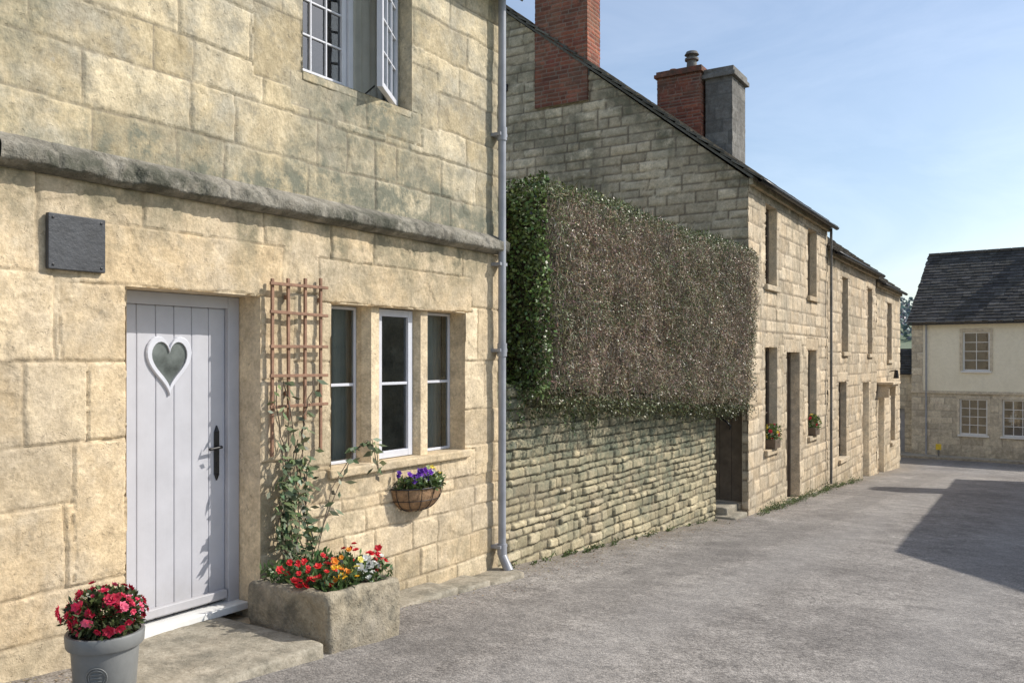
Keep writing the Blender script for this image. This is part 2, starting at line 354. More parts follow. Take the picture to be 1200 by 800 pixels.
xw=mth(nt,'ADD',sx.outputs[0],mth(nt,'MULTIPLY',noise(nt,co,.35,3),.5))
for cx in (-2.35,-.55): c=mix(nt,mth(nt,'MULTIPLY',band(cx,.12,.35,xw),.25),c,(.31,.295,.28))
c=mix(nt,mth(nt,'MULTIPLY',band(-3.35,.28,.02,mth(nt,'ADD',sx.outputs[0],mth(nt,'MULTIPLY',nm,.05))),.28),c,(.15,.14,.13))
ed=mth(nt,'ADD',sx.outputs[0],mth(nt,'MULTIPLY',noise(nt,co,2.2,5,.7),.9)); ed=ramp(nt,mth(nt,'ADD',ed,4.6),.3,.95,(1,1,1,1),(0,0,0,1))
c=mix(nt,mth(nt,'MULTIPLY',ed,.6),c,(.23,.19,.14))
L(nt,c,b.inputs['Base Color']); b.inputs['Roughness'].default_value=.85; b.inputs['Specular IOR Level'].default_value=.3
bp=N(nt,'ShaderNodeBump'); bp.inputs['Strength'].default_value=.8; bp.inputs['Distance'].default_value=.005
L(nt,mth(nt,'ADD',mth(nt,'MULTIPLY',vor.outputs['Distance'],-1),mth(nt,'MULTIPLY',nm,1.2)),bp.inputs['Height']); L(nt,bp.outputs[0],b.inputs['Normal'])
yr=[y for y in ysn if -20<=y<=30.6]; sheet('road',[-5.2,-4,-3,-2,-1,0,1,1.6],yr,0,mr)
yj=[y for y in ysn if 30.5<=y<=38.5]; sheet('road_junction',np.arange(-45,46,5),yj,-.004,mr)
boxes('kerb',None,[(1.6,1.75,y,y+.91,float(zg(y+.45))-.2,float(zg(y+.45))+.11) for y in np.arange(-6,30,.915)],M_slab,.012)
sheet('pavement',[1.76,2.6],yr,.1,M_slab)

# ================================================================ NEAR COTTAGE
A=empty('stone_cottage',(-4.476,0,0))
DO=(2.83,3.78,-.12,2.01); WI=(4.42,6.04,.80,2.0); UW=(4.15,5.32,3.6,4.75)
low_c=[-.8,-.42,-.1,.13,.38,.83,1.15,1.58,2.05,2.57]
sp=[(4.30,6.14,2.0,2.32),(2.55,3.98,2.01,2.36),(3.78,4.08,1.45,2.01),(3.78,3.99,.9,1.45),(3.78,4.12,.3,.9),(2.45,2.83,1.58,2.01),(2.6,2.83,1.15,1.58),(2.52,2.83,.4,1.15),(4.3,5.1,.56,.8),(5.1,5.7,.60,.8),(5.7,6.2,.56,.8)]
z=-.62; rr=random.Random(3)
while z<.5:
    h=rr.uniform(.17,.25); h=min(h,.56-z); y=4.1+rr.uniform(-.1,0)
    while y<6.56:
        w=rr.uniform(.22,.5); sp.append((y,min(y+w,6.6),z,z+h)); y+=w
    z+=h
    if h<.03: break
def st_low(u,v): return .85*sstep(2.05,2.57,v)*sstep(.35,.6,fbm(u*2,v*.35,3,4,70))+.45*sstep(.4,-.3,v)+.35*sstep(.55,.7,fbm(u,v,1.1,4,77))
wall('lower_wall',A,(0,0,0),(0,1,0),(1,0,0),(1.3,6.56),(-.6,2.575),.0095,low_c,.72,M_low,[DO,WI],sp,depth=.015,jw=.0085,warp=.012,rough=.0026,blkamp=.013,stain=st_low,erode=.006,seed=11,patchy=.35)
up_c=[2.69,2.70]+list(np.cumsum([.27,.31,.26,.32,.28,.30,.26,.30,.28])+2.70)
sp2=[(3.72,4.15,3.45,3.95),(5.32,5.66,3.5,4.0),(4.05,4.8,3.34,3.6),(4.8,5.45,3.34,3.6)]
def st_up(u,v): return 1.0*sstep(3.2,2.72,v)*sstep(.3,.5,fbm(u*2,v*.4,2,4,71))+.6*sstep(.48,.62,fbm(u,v,1.2,4,2))+.5*sstep(3.0,3.6,v)*sstep(3.65,3.6,v)*sstep(1.0,.0,abs(u-4.75)/.9)+.35*sstep(6.1,6.5,u)
wall('upper_wall',A,(.0,0,0),(0,1,0),(1,0,0),(1.3,6.56),(2.69,5.1),.011,up_c,.48,M_up,[UW],sp2,depth=.013,jw=.0085,warp=.014,rough=.0033,blkamp=.011,stain=st_up,erode=.006,seed=23,patchy=.25)
# string course
ys=np.arange(2.10,6.60,.0125); prof=[(.0,2.56),(.05,2.563),(.072,2.575),(.105,2.585),(.112,2.60),(.113,2.645),(.108,2.665),(.09,2.678),(.0,2.735)]
PY,PJ=np.meshgrid(ys,np.arange(len(prof)),indexing='ij'); pr=np.array(prof)
kk=pr[PJ,0]/.11; pz=pr[PJ,1]
jm=np.minimum((PY-2.4)%1.07,1.07-(PY-2.4)%1.07); g=.014*np.exp(-(jm/.009)**2)
e=(fbm(PY,pz*3,6,4,5)-.5)*.03+(fbm(PY,pz*3,28,2,6)-.5)*.022-.03*sstep(.6,.68,fbm(PY,pz*2,4,4,7))
X_=np.maximum(pr[PJ,0]+kk*e-g*kk,-.02); Z_=pz+kk*e*.25
n=len(prof); idx=np.arange(PY.size).reshape(PY.shape); F=np.stack([idx[:-1,:-1],idx[1:,:-1],idx[1:,1:],idx[:-1,1:]],-1).reshape(-1,4)
me=quadmesh('string_course',np.stack([X_,PY,Z_],-1).reshape(-1,3),F); setcol(me,'blk',np.stack([fbm(PY,pz,2,3,8),np.clip(g/.014,0,1),.35+.6*kk*sstep(.4,.55,fbm(PY,pz,1.5,3,12)),.7+0*PY],-1).reshape(-1,4))
link('string_course',me,A,M_str,True); boxes('string_course_end',A,[(-.02,.10,2.085,2.101,2.585,2.67)],M_str,.004,.8)
reveals('door_reveal',A,DO,.27,M_low,-.002); reveals('window_reveal',A,WI,.26,M_low,-.002); reveals('upper_window_reveal',A,UW,.26,M_up,-.002)
boxes('side_walls',A,[(-5.5,-.03,6.3,6.56,-.9,5.1),(-5.5,-5.2,1.2,6.3,-.9,5.1),(-5.5,-.03,.9,1.2,-.9,5.1)],M_up,.0)
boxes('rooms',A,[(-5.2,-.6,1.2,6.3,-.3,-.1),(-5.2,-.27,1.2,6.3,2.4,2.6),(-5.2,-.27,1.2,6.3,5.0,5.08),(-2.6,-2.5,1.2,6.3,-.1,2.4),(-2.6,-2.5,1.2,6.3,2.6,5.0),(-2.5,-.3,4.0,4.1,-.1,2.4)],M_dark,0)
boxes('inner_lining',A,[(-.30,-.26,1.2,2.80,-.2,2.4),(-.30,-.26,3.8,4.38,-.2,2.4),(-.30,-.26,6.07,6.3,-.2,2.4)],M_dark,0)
slate_roof('roof_front',A,.8,6.75,.22,4.95,-2.75,7.4); slate_roof('roof_back',A,.8,6.75,-5.7,4.95,-2.75,7.4)
# ---- door
X=-.21
boxes('door_frame',A,[(X-.07,X,2.832,2.92,-.06,2.008),(X-.07,X,3.69,3.778,-.06,2.008),(X-.068,X-.002,2.92,3.69,1.93,2.008)],M_door,.004)
pl=[];w=(3.69-2.92)/6
for i in range(6): pl.append((X-.085,X-.035,2.92+w*i+.001,2.92+w*(i+1)-.001,.0,1.93))
boxes('door_leaf',A,pl,M_door,.007)
boxes('door_weatherboard',A,[(X-.034,X+.005,2.93,3.68,.02,.075)],M_door,.006)
boxes('threshold',A,[(X-.07,X+.10,2.835,3.775,-.06,-.012)],M_white,.006)
def heart(s,zs,n=48):
    o=[]
    for i in range(n):
        t=2*math.pi*i/n; o.append((16*math.sin(t)**3*s,(13*math.cos(t)-5*math.cos(2*t)-2*math.cos(3*t)-math.cos(4*t))*s*zs))
    return o
hy,hz=3.265,1.585; o1=heart(.0100,1.28); o2=heart(.0078,1.28); xf=X-.018; xb=X-.04; n=48
V=[(xf-.006,hy+a,hz+b_) for a,b_ in o1]+[(xf,hy+a*.96,hz+b_*.96) for a,b_ in o1]+[(xf,hy+a,hz+b_) for a,b_ in o2]+[(xb,hy+a,hz+b_) for a,b_ in o2]+[(xb,hy+a,hz+b_) for a,b_ in o1]
F=[]
for i in range(n):
    j=(i+1)%n
    for p,q in((4,0),(0,1),(1,2),(2,3)): F.append((p*n+i,q*n+i,q*n+j,p*n+j))
link('heart_surround',mesh('heart_surround',V,F),A,M_frame)
M_hg=plain('heart_glass',(.13,.145,.14),.06,vary=.6,scale=5,spec=.9)
me=mesh('heart_glass',[(X-.030,hy+a,hz+b_) for a,b_ in o2],[tuple(range(n))[::-1]]); link('heart_glass',me,A,M_hg)
hx=X-.035
boxes('handle_plate',A,[(hx,hx+.008,3.60,3.64,.84,1.12)],M_black,.003)
tube('handle_lever',A,[((hx,3.62,1.02),(hx+.05,3.62,1.02),.011,.010),((hx+.048,3.628,1.02),(hx+.05,3.53,1.012),.010,.009),((hx,3.62,.90),(hx+.012,3.62,.90),.016,.012),((hx+.004,3.62,1.12),(hx+.004,3.62,1.16),.018,.004),((hx+.004,3.62,.84),(hx+.004,3.62,.80),.018,.004)],M_black,10)
# ---- lower mullioned window
def mull(name,y0,y1,z0,z1):
    xf_,xb_=-.045,-.22; c_=.035; pts=[(xb_,y0),(xf_-.07,y0),(xf_,y0+c_),(xf_,y1-c_),(xf_-.07,y1),(xb_,y1)]
    V=[(x,y,z0) for x,y in pts]+[(x,y,z1) for x,y in pts]; k=len(pts); F=[(i,(i+1)%k,k+(i+1)%k,k+i) for i in range(k)]
    me=mesh(name,V,F); setcol(me,'blk',[(.2,0,.0,.9)]*len(V)); link(name,me,A,M_low)
mull('mullion_a',4.853,5.013,.80,2.0); mull('mullion_b',5.447,5.607,.80,2.0)
boxes('window_sill',A,[(-.26,.035,4.38,6.08,.735,.802)],M_low,.012,.2)
for i,(a,b_) in enumerate(((4.42,4.853),(5.607,6.04))):
    casement('fixed_light_%d'%i,A,-.165,a+.003,b_-.003,.805,1.995,1,2,M_frame,fw=.022,bar=.022,th=.03)
casement('opening_light',A,-.10,5.016,5.444,.808,1.992,1,2,M_frame,fw=.055,bar=.022,th=.05)
def curtain(name,y0,y1,z0,z1,x=-.36,parent=A):
    n=40; V=[];F=[]
    for i in range(n+1):
        y=y0+(y1-y0)*i/n; xx=x+.02*math.sin(i*1.1)+.008*math.sin(i*2.7)
        V+= [(xx,y,z0),(xx,y,z1)]
    for i in range(n): F.append((2*i,2*i+2,2*i+3,2*i+1))
    link(name,mesh(name,V,F),parent,M_curt,True)
curtain('curtain_a',4.72,4.95,.8,2.1,-.30); curtain('curtain_b',5.86,6.25,.8,2.1,-.30)
# ---- upper window
casement('upper_light_closed',A,-.14,4.16,4.72,3.63,4.74,3,4,M_frame,fw=.05,bar=.014)
boxes('upper_window_frame',A,[(-.20,-.11,4.15,5.32,3.602,3.63),(-.20,-.12,4.722,4.77,3.63,4.74)],M_frame,.003)
hin=empty('open_casement',(-.13,5.30,0),R(29)); hin.parent=A
casement('upper_light_open',hin,0,-.56,0,3.64,4.72,3,4,M_frame,fw=.045,bar=.014)
path('casement_stay',A,[(-.12,4.9,3.65),(.05,4.82,3.66)],.006,M_black)
curtain('curtain_d',4.9,5.5,3.6,4.8)
boxes('upper_sill',A,[(-.24,-.004,4.155,5.315,3.54,3.602)],M_up,.008,.6)
# ---- slate sign
S=empty('slate_sign'); boxes('plate',S,[(-4.476,-4.445,2.372,2.685,2.068,2.36)],M_signs,.004)
boxes('fixings',S,[(-4.446,-4.441,y,y+.012,z,z+.012) for y in(2.39,2.655) for z in(2.085,2.33)],M_black,.002)
# ---- downpipe
Pp=empty('downpipe'); px_,py_=-4.395,6.50
segs=[((px_,py_,5.2),(px_,py_,3.72),.036,.036),((px_,py_,3.72),(px_,py_,3.60),.045,.045),((px_,py_,3.62),(px_,py_,1.72),.036,.036),((px_,py_,1.74),(px_,py_,1.62),.045,.045),((px_,py_,1.65),(px_,py_,-.22),.036,.036),((px_,py_,-.2),(px_,py_,-.10),.045,.045),((px_,py_,-.2),(px_+.09,py_-.02,-.34),.04,.045)]
tube('pipe',Pp,segs,M_pipe,16)
boxes('brackets',Pp,[(-4.48,px_+.02,py_-.06,py_+.06,z,z+.03) for z in(3.64,2.45,1.66,-.14)],M_pipe,.004)
# ---- trellis
T=empty('trellis')
def slat(p0,p1,w,t,ax):
    p0=Vector(p0);p1=Vector(p1); d=(p1-p0).normalized(); s=d.cross(Vector((1,0,0))).normalized(); x=Vector((1,0,0)); V=[]
    for p in(p0,p1):
        for a_ in(-1,1):
            for b_ in(0,1): V.append(p+s*a_*w/2+x*b_*t)
    return V
V=[];F=[]
for i,y in enumerate((3.855,3.99,4.14,4.29)):
    z0_=(.95 if i in(0,3) else 1.18); v=slat((-4.45,y+random.uniform(-.01,.01),z0_),(-4.45,y+random.uniform(-.008,.008),2.13+.012*i),.022,.017,0); o=len(V); V+=v; F+=[tuple(o+k for k in f) for f in CF]
for i,z in enumerate((2.10,1.90,1.69,1.48,1.27)):
    v=slat((-4.432,3.815,z+random.uniform(-.012,.012)),(-4.432,4.335,z+random.uniform(-.012,.012)),.021,.016,0); o=len(V); V+=v; F+=[tuple(o+k for k in f) for f in CF]
me=mesh('battens',V,F); ob=link('battens',me,T,M_wood); bv_=ob.modifiers.new('b','BEVEL'); bv_.width=.002
boxes('spacers',T,[(-4.476,-4.45,y-.012,y+.012,z,z+.03) for y in(3.99,4.29) for z in(2.0,1.35)],M_wood,.002)
# ---- trough
Tr=empty('stone_trough')
import bmesh
from mathutils import noise as mn
def rough_box(name,parent,x0,x1,y0,y1,z0,z1,mat,amp=.015,sub=14,inner=None,round_=.03):
    bm=bmesh.new(); bmesh.ops.create_cube(bm,size=1)
    bmesh.ops.subdivide_edges(bm,edges=bm.edges[:],cuts=sub,use_grid_fill=True)
    c=Vector(((x0+x1)/2,(y0+y1)/2,(z0+z1)/2)); s=Vector((x1-x0,y1-y0,z1-z0))
    for v in bm.verts:
        p=Vector((v.co.x*s.x,v.co.y*s.y,v.co.z*s.z)); h=s/2-Vector((round_,)*3)
        q=Vector((max(-h.x,min(h.x,p.x)),max(-h.y,min(h.y,p.y)),max(-h.z,min(h.z,p.z)))); d=p-q
        if d.length>0: p=q+d.normalized()*min(d.length,round_)
        if inner and v.co.z>.49 and abs(p.x)<s.x/2-inner and abs(p.y)<s.y/2-inner: p.z-=.09
        w=p+c
        k=Vector((mn.noise(w*3),mn.noise(w*3+Vector((9,0,0))),mn.noise(w*3+Vector((0,7,0)))))*amp+Vector((mn.noise(w*14),mn.noise(w*14+Vector((9,0,0))),mn.noise(w*14+Vector((0,7,0)))))*amp*.4
        v.co=w+k
    me=bpy.data.meshes.new(name); bm.to_mesh(me); bm.free(); r_=random.random(); setcol(me,'blk',[(r_,0,.35,.5+.5*r_)]*len(me.vertices))
    return link(name,me,parent,mat,True)
rough_box('basin',Tr,-4.42,-3.68,3.62,4.27,-.28,.19,M_trough,.03,26,.075,.03)
boxes('soil',Tr,[(-4.35,-3.75,3.7,4.2,.08,.145)],M_soil,.01)
St=empty('door_step'); rough_box('slab',St,-4.66,-3.66,2.45,3.56,-.30,-.055,M_slab,.012,30,None,.015)
K=empty('base_kerb')
y=4.3
while y<6.5:
    w=random.uniform(.45,.75); z=float(zg(y+w/2)); rough_box('kerb_stone',K,-4.50,-4.17+random.uniform(-.02,.03),y+.006,min(y+w,6.75)-.006,z-.25,z+.035,M_slab,.012,10,None,.015); y+=w

# ---- pot with azalea
Pt=empty('flower_pot'); pl_=(-3.86,2.33,-.06)
lathe('pot',Pt,[(.0,.0),(.125,.0),(.13,.01),(.150,.29),(.151,.30),(.168,.303),(.172,.31),(.176,.36),(.172,.368),(.158,.368),(.152,.35),(.15,.33),(.0,.325)],pl_,M_pot)
lathe('soil_disc',Pt,[(0,.335),(.15,.335)],pl_,M_soil)
ea=R(-46); ed_=Vector((math.cos(ea),math.sin(ea),0)); et=Vector((-math.sin(ea),math.cos(ea),0)); ec=Vector(pl_)+ed_*.143+Vector((0,0,.19))
for rr_ in (.046,.036):
    pts=[ec+et*rr_*math.cos(t)+Vector((0,0,rr_*math.sin(t)))+ed_*(.004+.004*math.sin(t)-.006*math.cos(t)**2) for t in np.linspace(0,2*math.pi,33)]
    path('emblem_ring',Pt,pts,.0028,M_pot)
for k_,zz in enumerate((.016,.0,-.016)): path('emblem_bar',Pt,[ec+et*s*.024+Vector((0,0,zz))+ed_*(.003+zz*.08) for s in(-1,0,1)],.0028,M_pot)
c0=(pl_[0],pl_[1],.385)
P,D=ball(1900,c0,(.175,.175,.115),.3); P[:,2]=np.maximum(P[:,2],.31)
leafmesh('leaves',P,D+rand_dirs(1900)*.7,rand_dirs(1900),rng.uniform(.02,.045,1900),rng.uniform(.012,.02,1900),tones(1900,(.065,.09,.03),.35),Pt)
P,D=ball(130,c0,(.185,.185,.13),.82); k=P[:,2]>.33; P=P[k];D=D[k]; P+=rng.normal(0,.012,P.shape)
flowers('blooms',Pt,P,D+rand_dirs(len(P))*.4,rng.uniform(.016,.034,len(P)),[random.choice([(.72,.04,.12),(.60,.02,.07),(.85,.16,.27),(.82,.08,.16),(.42,.01,.04)]) for _ in P])
# ---- plants in the trough
TP=empty('trough_flowers')
P=np.stack([rng.uniform(-4.36,-3.74,1900),rng.uniform(3.66,4.26,1900),rng.uniform(.14,.27,1900)],-1)
leafmesh('leaves',P,rand_dirs(1900,(0.2,0,1)),rand_dirs(1900),rng.uniform(.03,.07,1900),rng.uniform(.012,.028,1900),tones(1900,(.085,.14,.045),.35),TP)
fp=[];fn=[];fs=[];fc=[]
for cx,cy,c,nn in ((-3.95,3.68,(.7,.02,.03),12),(-3.82,3.74,(.75,.03,.03),5),(-3.80,3.86,(.9,.55,.03),6),(-3.78,3.95,(.85,.75,.2),5),(-3.77,4.03,(.88,.88,.84),10),(-3.80,4.13,(.88,.88,.84),5),(-4.0,4.05,(.85,.35,.03),5),(-4.05,3.95,(.7,.03,.04),6),(-3.88,4.24,(.7,.02,.04),12),(-4.1,4.2,(.75,.03,.05),8),(-3.76,3.81,(.85,.3,.03),4),(-4.15,3.72,(.7,.02,.03),8)):
    for _ in range(nn):
        fp.append((cx+random.gauss(0,.04),cy+random.gauss(0,.04),random.uniform(.20,.34))); fn.append((random.gauss(.4,.4),random.gauss(-.3,.4),.8)); fs.append(random.uniform(.018,.034)); fc.append(c)
flowers('blooms',TP,fp,fn,fs,fc)
# ---- climbing plant
CP=empty('climbing_plant'); LP=[];LD=[]
for i in range(10):
    y=random.uniform(3.83,4.1); x=-4.33; z=.16; pts=[]; ty=3.84+random.uniform(-.08,.42); top=random.choice([.9,1.05,1.2,1.0,1.45,.8])
    for k in range(22):
        f=k/21; pts.append((x-.07*min(1,f*3)+random.gauss(0,.006),y+(ty-y)*f+.05*math.sin(f*5+i)+random.gauss(0,.008),z+(top-z)*f))
    path('stem_%d'%i,CP,pts,.004,M_dwood)
    for p in pts[1:]:
        for _ in range(2 if p[2]<.95 else 1): LP.append(p); LD.append((random.gauss(.6,.4),random.gauss(0,.8),random.gauss(-.35,.4)))
for i in range(2):
    pts=[(-4.36+.05*i,4.1,.2),(-4.3,4.25,.6+.1*i),(-4.25,4.42,.95),(-4.22,4.52+.05*i,1.02),(-4.2,4.60,.93-.1*i),(-4.2,4.62,.78)]
    P2=[]
    for a,b_ in zip(pts[:-1],pts[1:]):
        for k in range(5): P2.append(tuple(np.array(a)+(np.array(b_)-np.array(a))*k/5))
    path('shoot_%d'%i,CP,P2,.003,M_dwood)
    for p in P2[3:]: LP.append(p); LD.append((random.gauss(.5,.4),random.gauss(0,.7),random.gauss(-.3,.4)))
LP=np.array(LP);LD=np.array(LD); n=len(LP); LP+=rng.normal(0,.02,(n,3))*np.array([.5,1.5,1])
leafmesh('leaves',LP,LD,np.tile([[1.,0,.3]],(n,1))+rand_dirs(n)*.5,rng.uniform(.05,.11,n),rng.uniform(.022,.045,n),tones(n,(.14,.18,.09),.3),CP,fold=.1)
# ---- wall basket
Bk=empty('wall_basket'); cy,cz_=5.33,.575; ry,rx,rz_=.27,.20,.20; V=[];F=[]
nu,nv=28,12
for j in range(nv+1):
    ph=math.pi/2*j/nv
    for i in range(nu+1):
        th=-math.pi/2+math.pi*i/nu; V.append((-4.47+rx*math.cos(th)*math.cos(ph)**.8,cy+ry*math.sin(th)*math.cos(ph)**.8,cz_-rz_*math.sin(ph)+random.gauss(0,.002)))
for j in range(nv):
    for i in range(nu): a=j*(nu+1)+i; F.append((a,a+nu+1,a+nu+2,a+1))
link('liner',mesh('liner',V,F),Bk,M_coco,True)
for k,ph in enumerate((0,.5,1.0)):
    path('wire_ring_%d'%k,Bk,[(-4.467+(rx+.006)*math.cos(t)*math.cos(ph)**.8,cy+(ry+.006)*math.sin(t)*math.cos(ph)**.8,cz_-(rz_+.004)*math.sin(ph)) for t in np.linspace(-math.pi/2,math.pi/2,25)],.0055 if k==0 else .003,M_black)
for k,t in enumerate(np.linspace(-1.35,1.35,7)):
    path('wire_rib_%d'%k,Bk,[(-4.467+(rx+.006)*math.cos(t)*math.cos(ph)**.8,cy+(ry+.006)*math.sin(t)*math.cos(ph)**.8,cz_-(rz_+.004)*math.sin(ph)) for ph in np.linspace(0,1.5,10)],.003,M_black)
n=900; a=rng.uniform(-1.5,1.5,n); r=np.sqrt(rng.random(n)); P=np.stack([-4.46+r*.2*np.cos(a),cy+r*.27*np.sin(a),rng.uniform(.56,.65,n)],-1)
leafmesh('leaves',P,rand_dirs(n,(.4,0,.8)),rand_dirs(n),rng.uniform(.025,.05,n),rng.uniform(.015,.028,n),tones(n,(.09,.14,.045),.35),Bk)
fp=[];fn=[];fs=[];fc=[]
for i in range(34):
    a=random.uniform(-1.45,1.45); r=random.uniform(.4,1.0); yy=cy+r*.27*math.sin(a); f=(yy-cy)/.27
    fp.append((-4.46+r*.2*math.cos(a),yy,random.uniform(.62,.71))); fn.append((random.gauss(.7,.3),random.gauss(-.4,.3),.6)); fs.append(random.uniform(.02,.034))
    fc.append(random.choice([(.16,.04,.42),(.22,.05,.5),(.10,.02,.3)]) if f<.2 else random.choice([(.85,.82,.6),(.85,.7,.1),(.5,.6,.25),(.4,.1,.45)]))
flowers('blooms',Bk,fp,fn,fs,fc,5,2)

# ================================================================ GARDEN WALL + HEDGE
G=empty('garden_wall',(-4.56,0,0))
topf=lambda u: 1.36-(u-6.56)*.085+.02*np.sin(u*3)
def st_w(u,v): 
    d=topf(u)-v; return np.clip(sstep(1.5,.4,d+.9*(fbm(u,v,1.3,4,6)-.5))*1.0+.4*sstep(.48,.62,fbm(u,v,2,4,66)),0,1)
wall('wall_face',G,(0,0,0),(0,1,0),(1,0,0),(6.57,12.55),(-1.1,1.4),.0135,courses(-1.1,1.5,.092,.28),.21,M_wall,depth=.034,jw=.010,warp=.018,rough=.008,blkamp=.034,clamp=topf,stain=st_w,seed=31)
wall('wall_end',G,(0,12.55,0),(-1,0,0),(0,1,0),(0,.4),(-1.1,1.0),.02,courses(-1.1,1.5,.1,.25),.23,M_wall,depth=.028,jw=.012,warp=.016,rough=.010,blkamp=.03,clamp=lambda u:0*u+.85,seed=32)
boxes('wall_back',G,[(-.42,-.06,6.57,12.5,-1.1,.8)],M_wall,0)
V=[];F=[]
for i,u in enumerate(np.linspace(6.57,12.55,40)):
    t=float(topf(u)); V+=[(0,u,t),(-.42,u,t)]
for i in range(39): F.append((2*i,2*i+2,2*i+3,2*i+1))
me=mesh('wall_top',V,F); setcol(me,'blk',[(.5,0,.9,.6)]*len(V)); link('wall_top',me,G,M_wall)

H=empty('hedge')
y0h,y1h=7.08,13.22
def hx_f(y): return -4.22+.16*(y-7.1)/6.1
def hz_t(y): return 3.36-.05*(y-7.1)/6.1
def hz_b(y): return 1.22-.34*(y-7.1)/6.1
def hedge_pts(n,face,inset=0.0):
    if face=='front':
        y=rng.uniform(y0h,y1h,n); f=rng.random(n); z=hz_b(y)+f*(hz_t(y)-hz_b(y)); x=hx_f(y)+0*y
        bul=.26*(fbm(y,z,1.1,4,41)-.5)+.18*(fbm(y,z,4,3,42)-.5)
        rd=.14*(np.clip((f-.93)/.07,0,1)**2+np.clip((.08-f)/.08,0,1)**2)+.20*np.clip((y-y1h+.35)/.35,0,1)**2+.12*np.clip((y0h+.2-y)/.2,0,1)**2
        return np.stack([x+bul-rd-inset,y,z],-1)
    if face=='top':
        y=rng.uniform(y0h,y1h,n); x=rng.uniform(-6.2,-4.2,n); z=hz_t(y)+.28*(fbm(x,y,1.3,4,43)-.5)+.10*(fbm(x,y,6,2,44)-.5)-.12*np.clip((x+4.35)/.15,0,1)
        return np.stack([x,y,z-inset],-1)
    if face=='left':
        x=rng.uniform(-6.2,-4.22,n); z=rng.uniform(1.22,3.38,n); y=y0h+.20*(fbm(x,z,2,4,45)-.5); return np.stack([x,y+inset,z],-1)
    if face=='right':
        x=rng.uniform(-5.6,-4.15,n); z=rng.uniform(.92,3.3,n); y=y1h+.14*(fbm(x,z,2,4,46)-.5); return np.stack([x,y-inset,z],-1)
    if face=='bottom':
        y=rng.uniform(y0h,y1h,n); x=rng.uniform(-4.6,-4.15,n); z=hz_b(y)+.14*(fbm(x*2,y*2,1.5,3,47)-.5); return np.stack([x,y,z+inset],-1)
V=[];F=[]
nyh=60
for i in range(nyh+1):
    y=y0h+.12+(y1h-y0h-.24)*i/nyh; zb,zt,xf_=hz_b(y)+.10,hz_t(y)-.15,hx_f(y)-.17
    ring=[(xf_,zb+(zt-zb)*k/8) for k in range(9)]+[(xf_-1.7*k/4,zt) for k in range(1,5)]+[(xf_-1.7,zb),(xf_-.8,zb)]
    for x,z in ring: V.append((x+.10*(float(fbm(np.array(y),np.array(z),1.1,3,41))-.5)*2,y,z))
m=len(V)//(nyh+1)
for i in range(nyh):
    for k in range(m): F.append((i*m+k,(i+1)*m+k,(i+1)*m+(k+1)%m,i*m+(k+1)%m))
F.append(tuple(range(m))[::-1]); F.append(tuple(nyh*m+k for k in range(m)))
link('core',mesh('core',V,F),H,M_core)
def hl(name,P,D,Ln,Wd,C,mat=None): 
    n=len(P); return leafmesh(name,P,D,rand_dirs(n),Ln,Wd,C,H,mat or M_hleaf,.1)
n=38000; P=hedge_pts(n,'front',0); P[:,0]-=rng.uniform(0,.12,n)
D=np.stack([rng.normal(.12,.3,n),rng.normal(0,.5,n),rng.normal(-.6,.7,n)],-1)
lt=rng.random(n)<.30; tw=np.where(lt[:,None],tones(n,(.52,.46,.37),.25),tones(n,(.32,.245,.175),.35)); hl('twigs',P,D,rng.uniform(.03,.13,n),rng.uniform(.003,.006,n),tw,M_twig)
n=60000; P=hedge_pts(n,'front',0); P[:,0]-=rng.uniform(-.015,.11,n); k=fbm(P[:,1],P[:,2],1.6,4,48)
g=(sstep(.48,.60,k)*.5+.15+.6*sstep(.35,.0,hz_t(P[:,1])-P[:,2])+.9*sstep(.55,.05,P[:,1]-y0h)+.4*sstep(.4,.0,P[:,2]-hz_b(P[:,1]))+.4*sstep(.5,0,y1h-P[:,1]))>rng.random(n)
C=np.where(g[:,None],tones(n,(.15,.175,.075),.4),tones(n,(.34,.265,.19),.38))*(.75+.5*fbm(P[:,1],P[:,2],2.5,3,55))[:,None]
hl('face_leaves',P,rand_dirs(n,(.5,0,-.3)),rng.uniform(.014,.034,n),rng.uniform(.008,.016,n),C)
n=15000; P=hedge_pts(n,'left',0); P[:,1]-=rng.uniform(-.04,.05,n); kk=fbm(P[:,0],P[:,2],2.2,3,49); C=tones(n,(.10,.145,.045),.4)*(.55+1.0*kk[:,None]); hl('side_leaves',P,rand_dirs(n,(0,-.6,-.5)),rng.uniform(.03,.06,n),rng.uniform(.02,.04,n),C)
n=18000; P=hedge_pts(n,'top',0); P[:,2]+=rng.uniform(-.05,.05,n); hl('top_leaves',P,rand_dirs(n,(.2,0,.9)),rng.uniform(.022,.045,n),rng.uniform(.012,.022,n),tones(n,(.15,.18,.07),.4))
n=5000; P=hedge_pts(n,'right',0); hl('end_leaves',P,rand_dirs(n,(0,.6,0)),rng.uniform(.025,.05,n),rng.uniform(.014,.025,n),tones(n,(.16,.16,.09),.4))
n=10000; P=hedge_pts(n,'bottom',0); P[:,2]-=rng.uniform(0,.24,n)*rng.random(n); hl('fringe',P,rand_dirs(n,(.2,0,-.9)),rng.uniform(.02,.05,n),rng.uniform(.010,.02,n),tones(n,(.13,.135,.065),.4))
n=2200; P=hedge_pts(n,'top',0); hl('shoots',P,rand_dirs(n,(.1,0,2.2)),rng.uniform(.06,.18,n),.007,tones(n,(.15,.15,.07),.3))
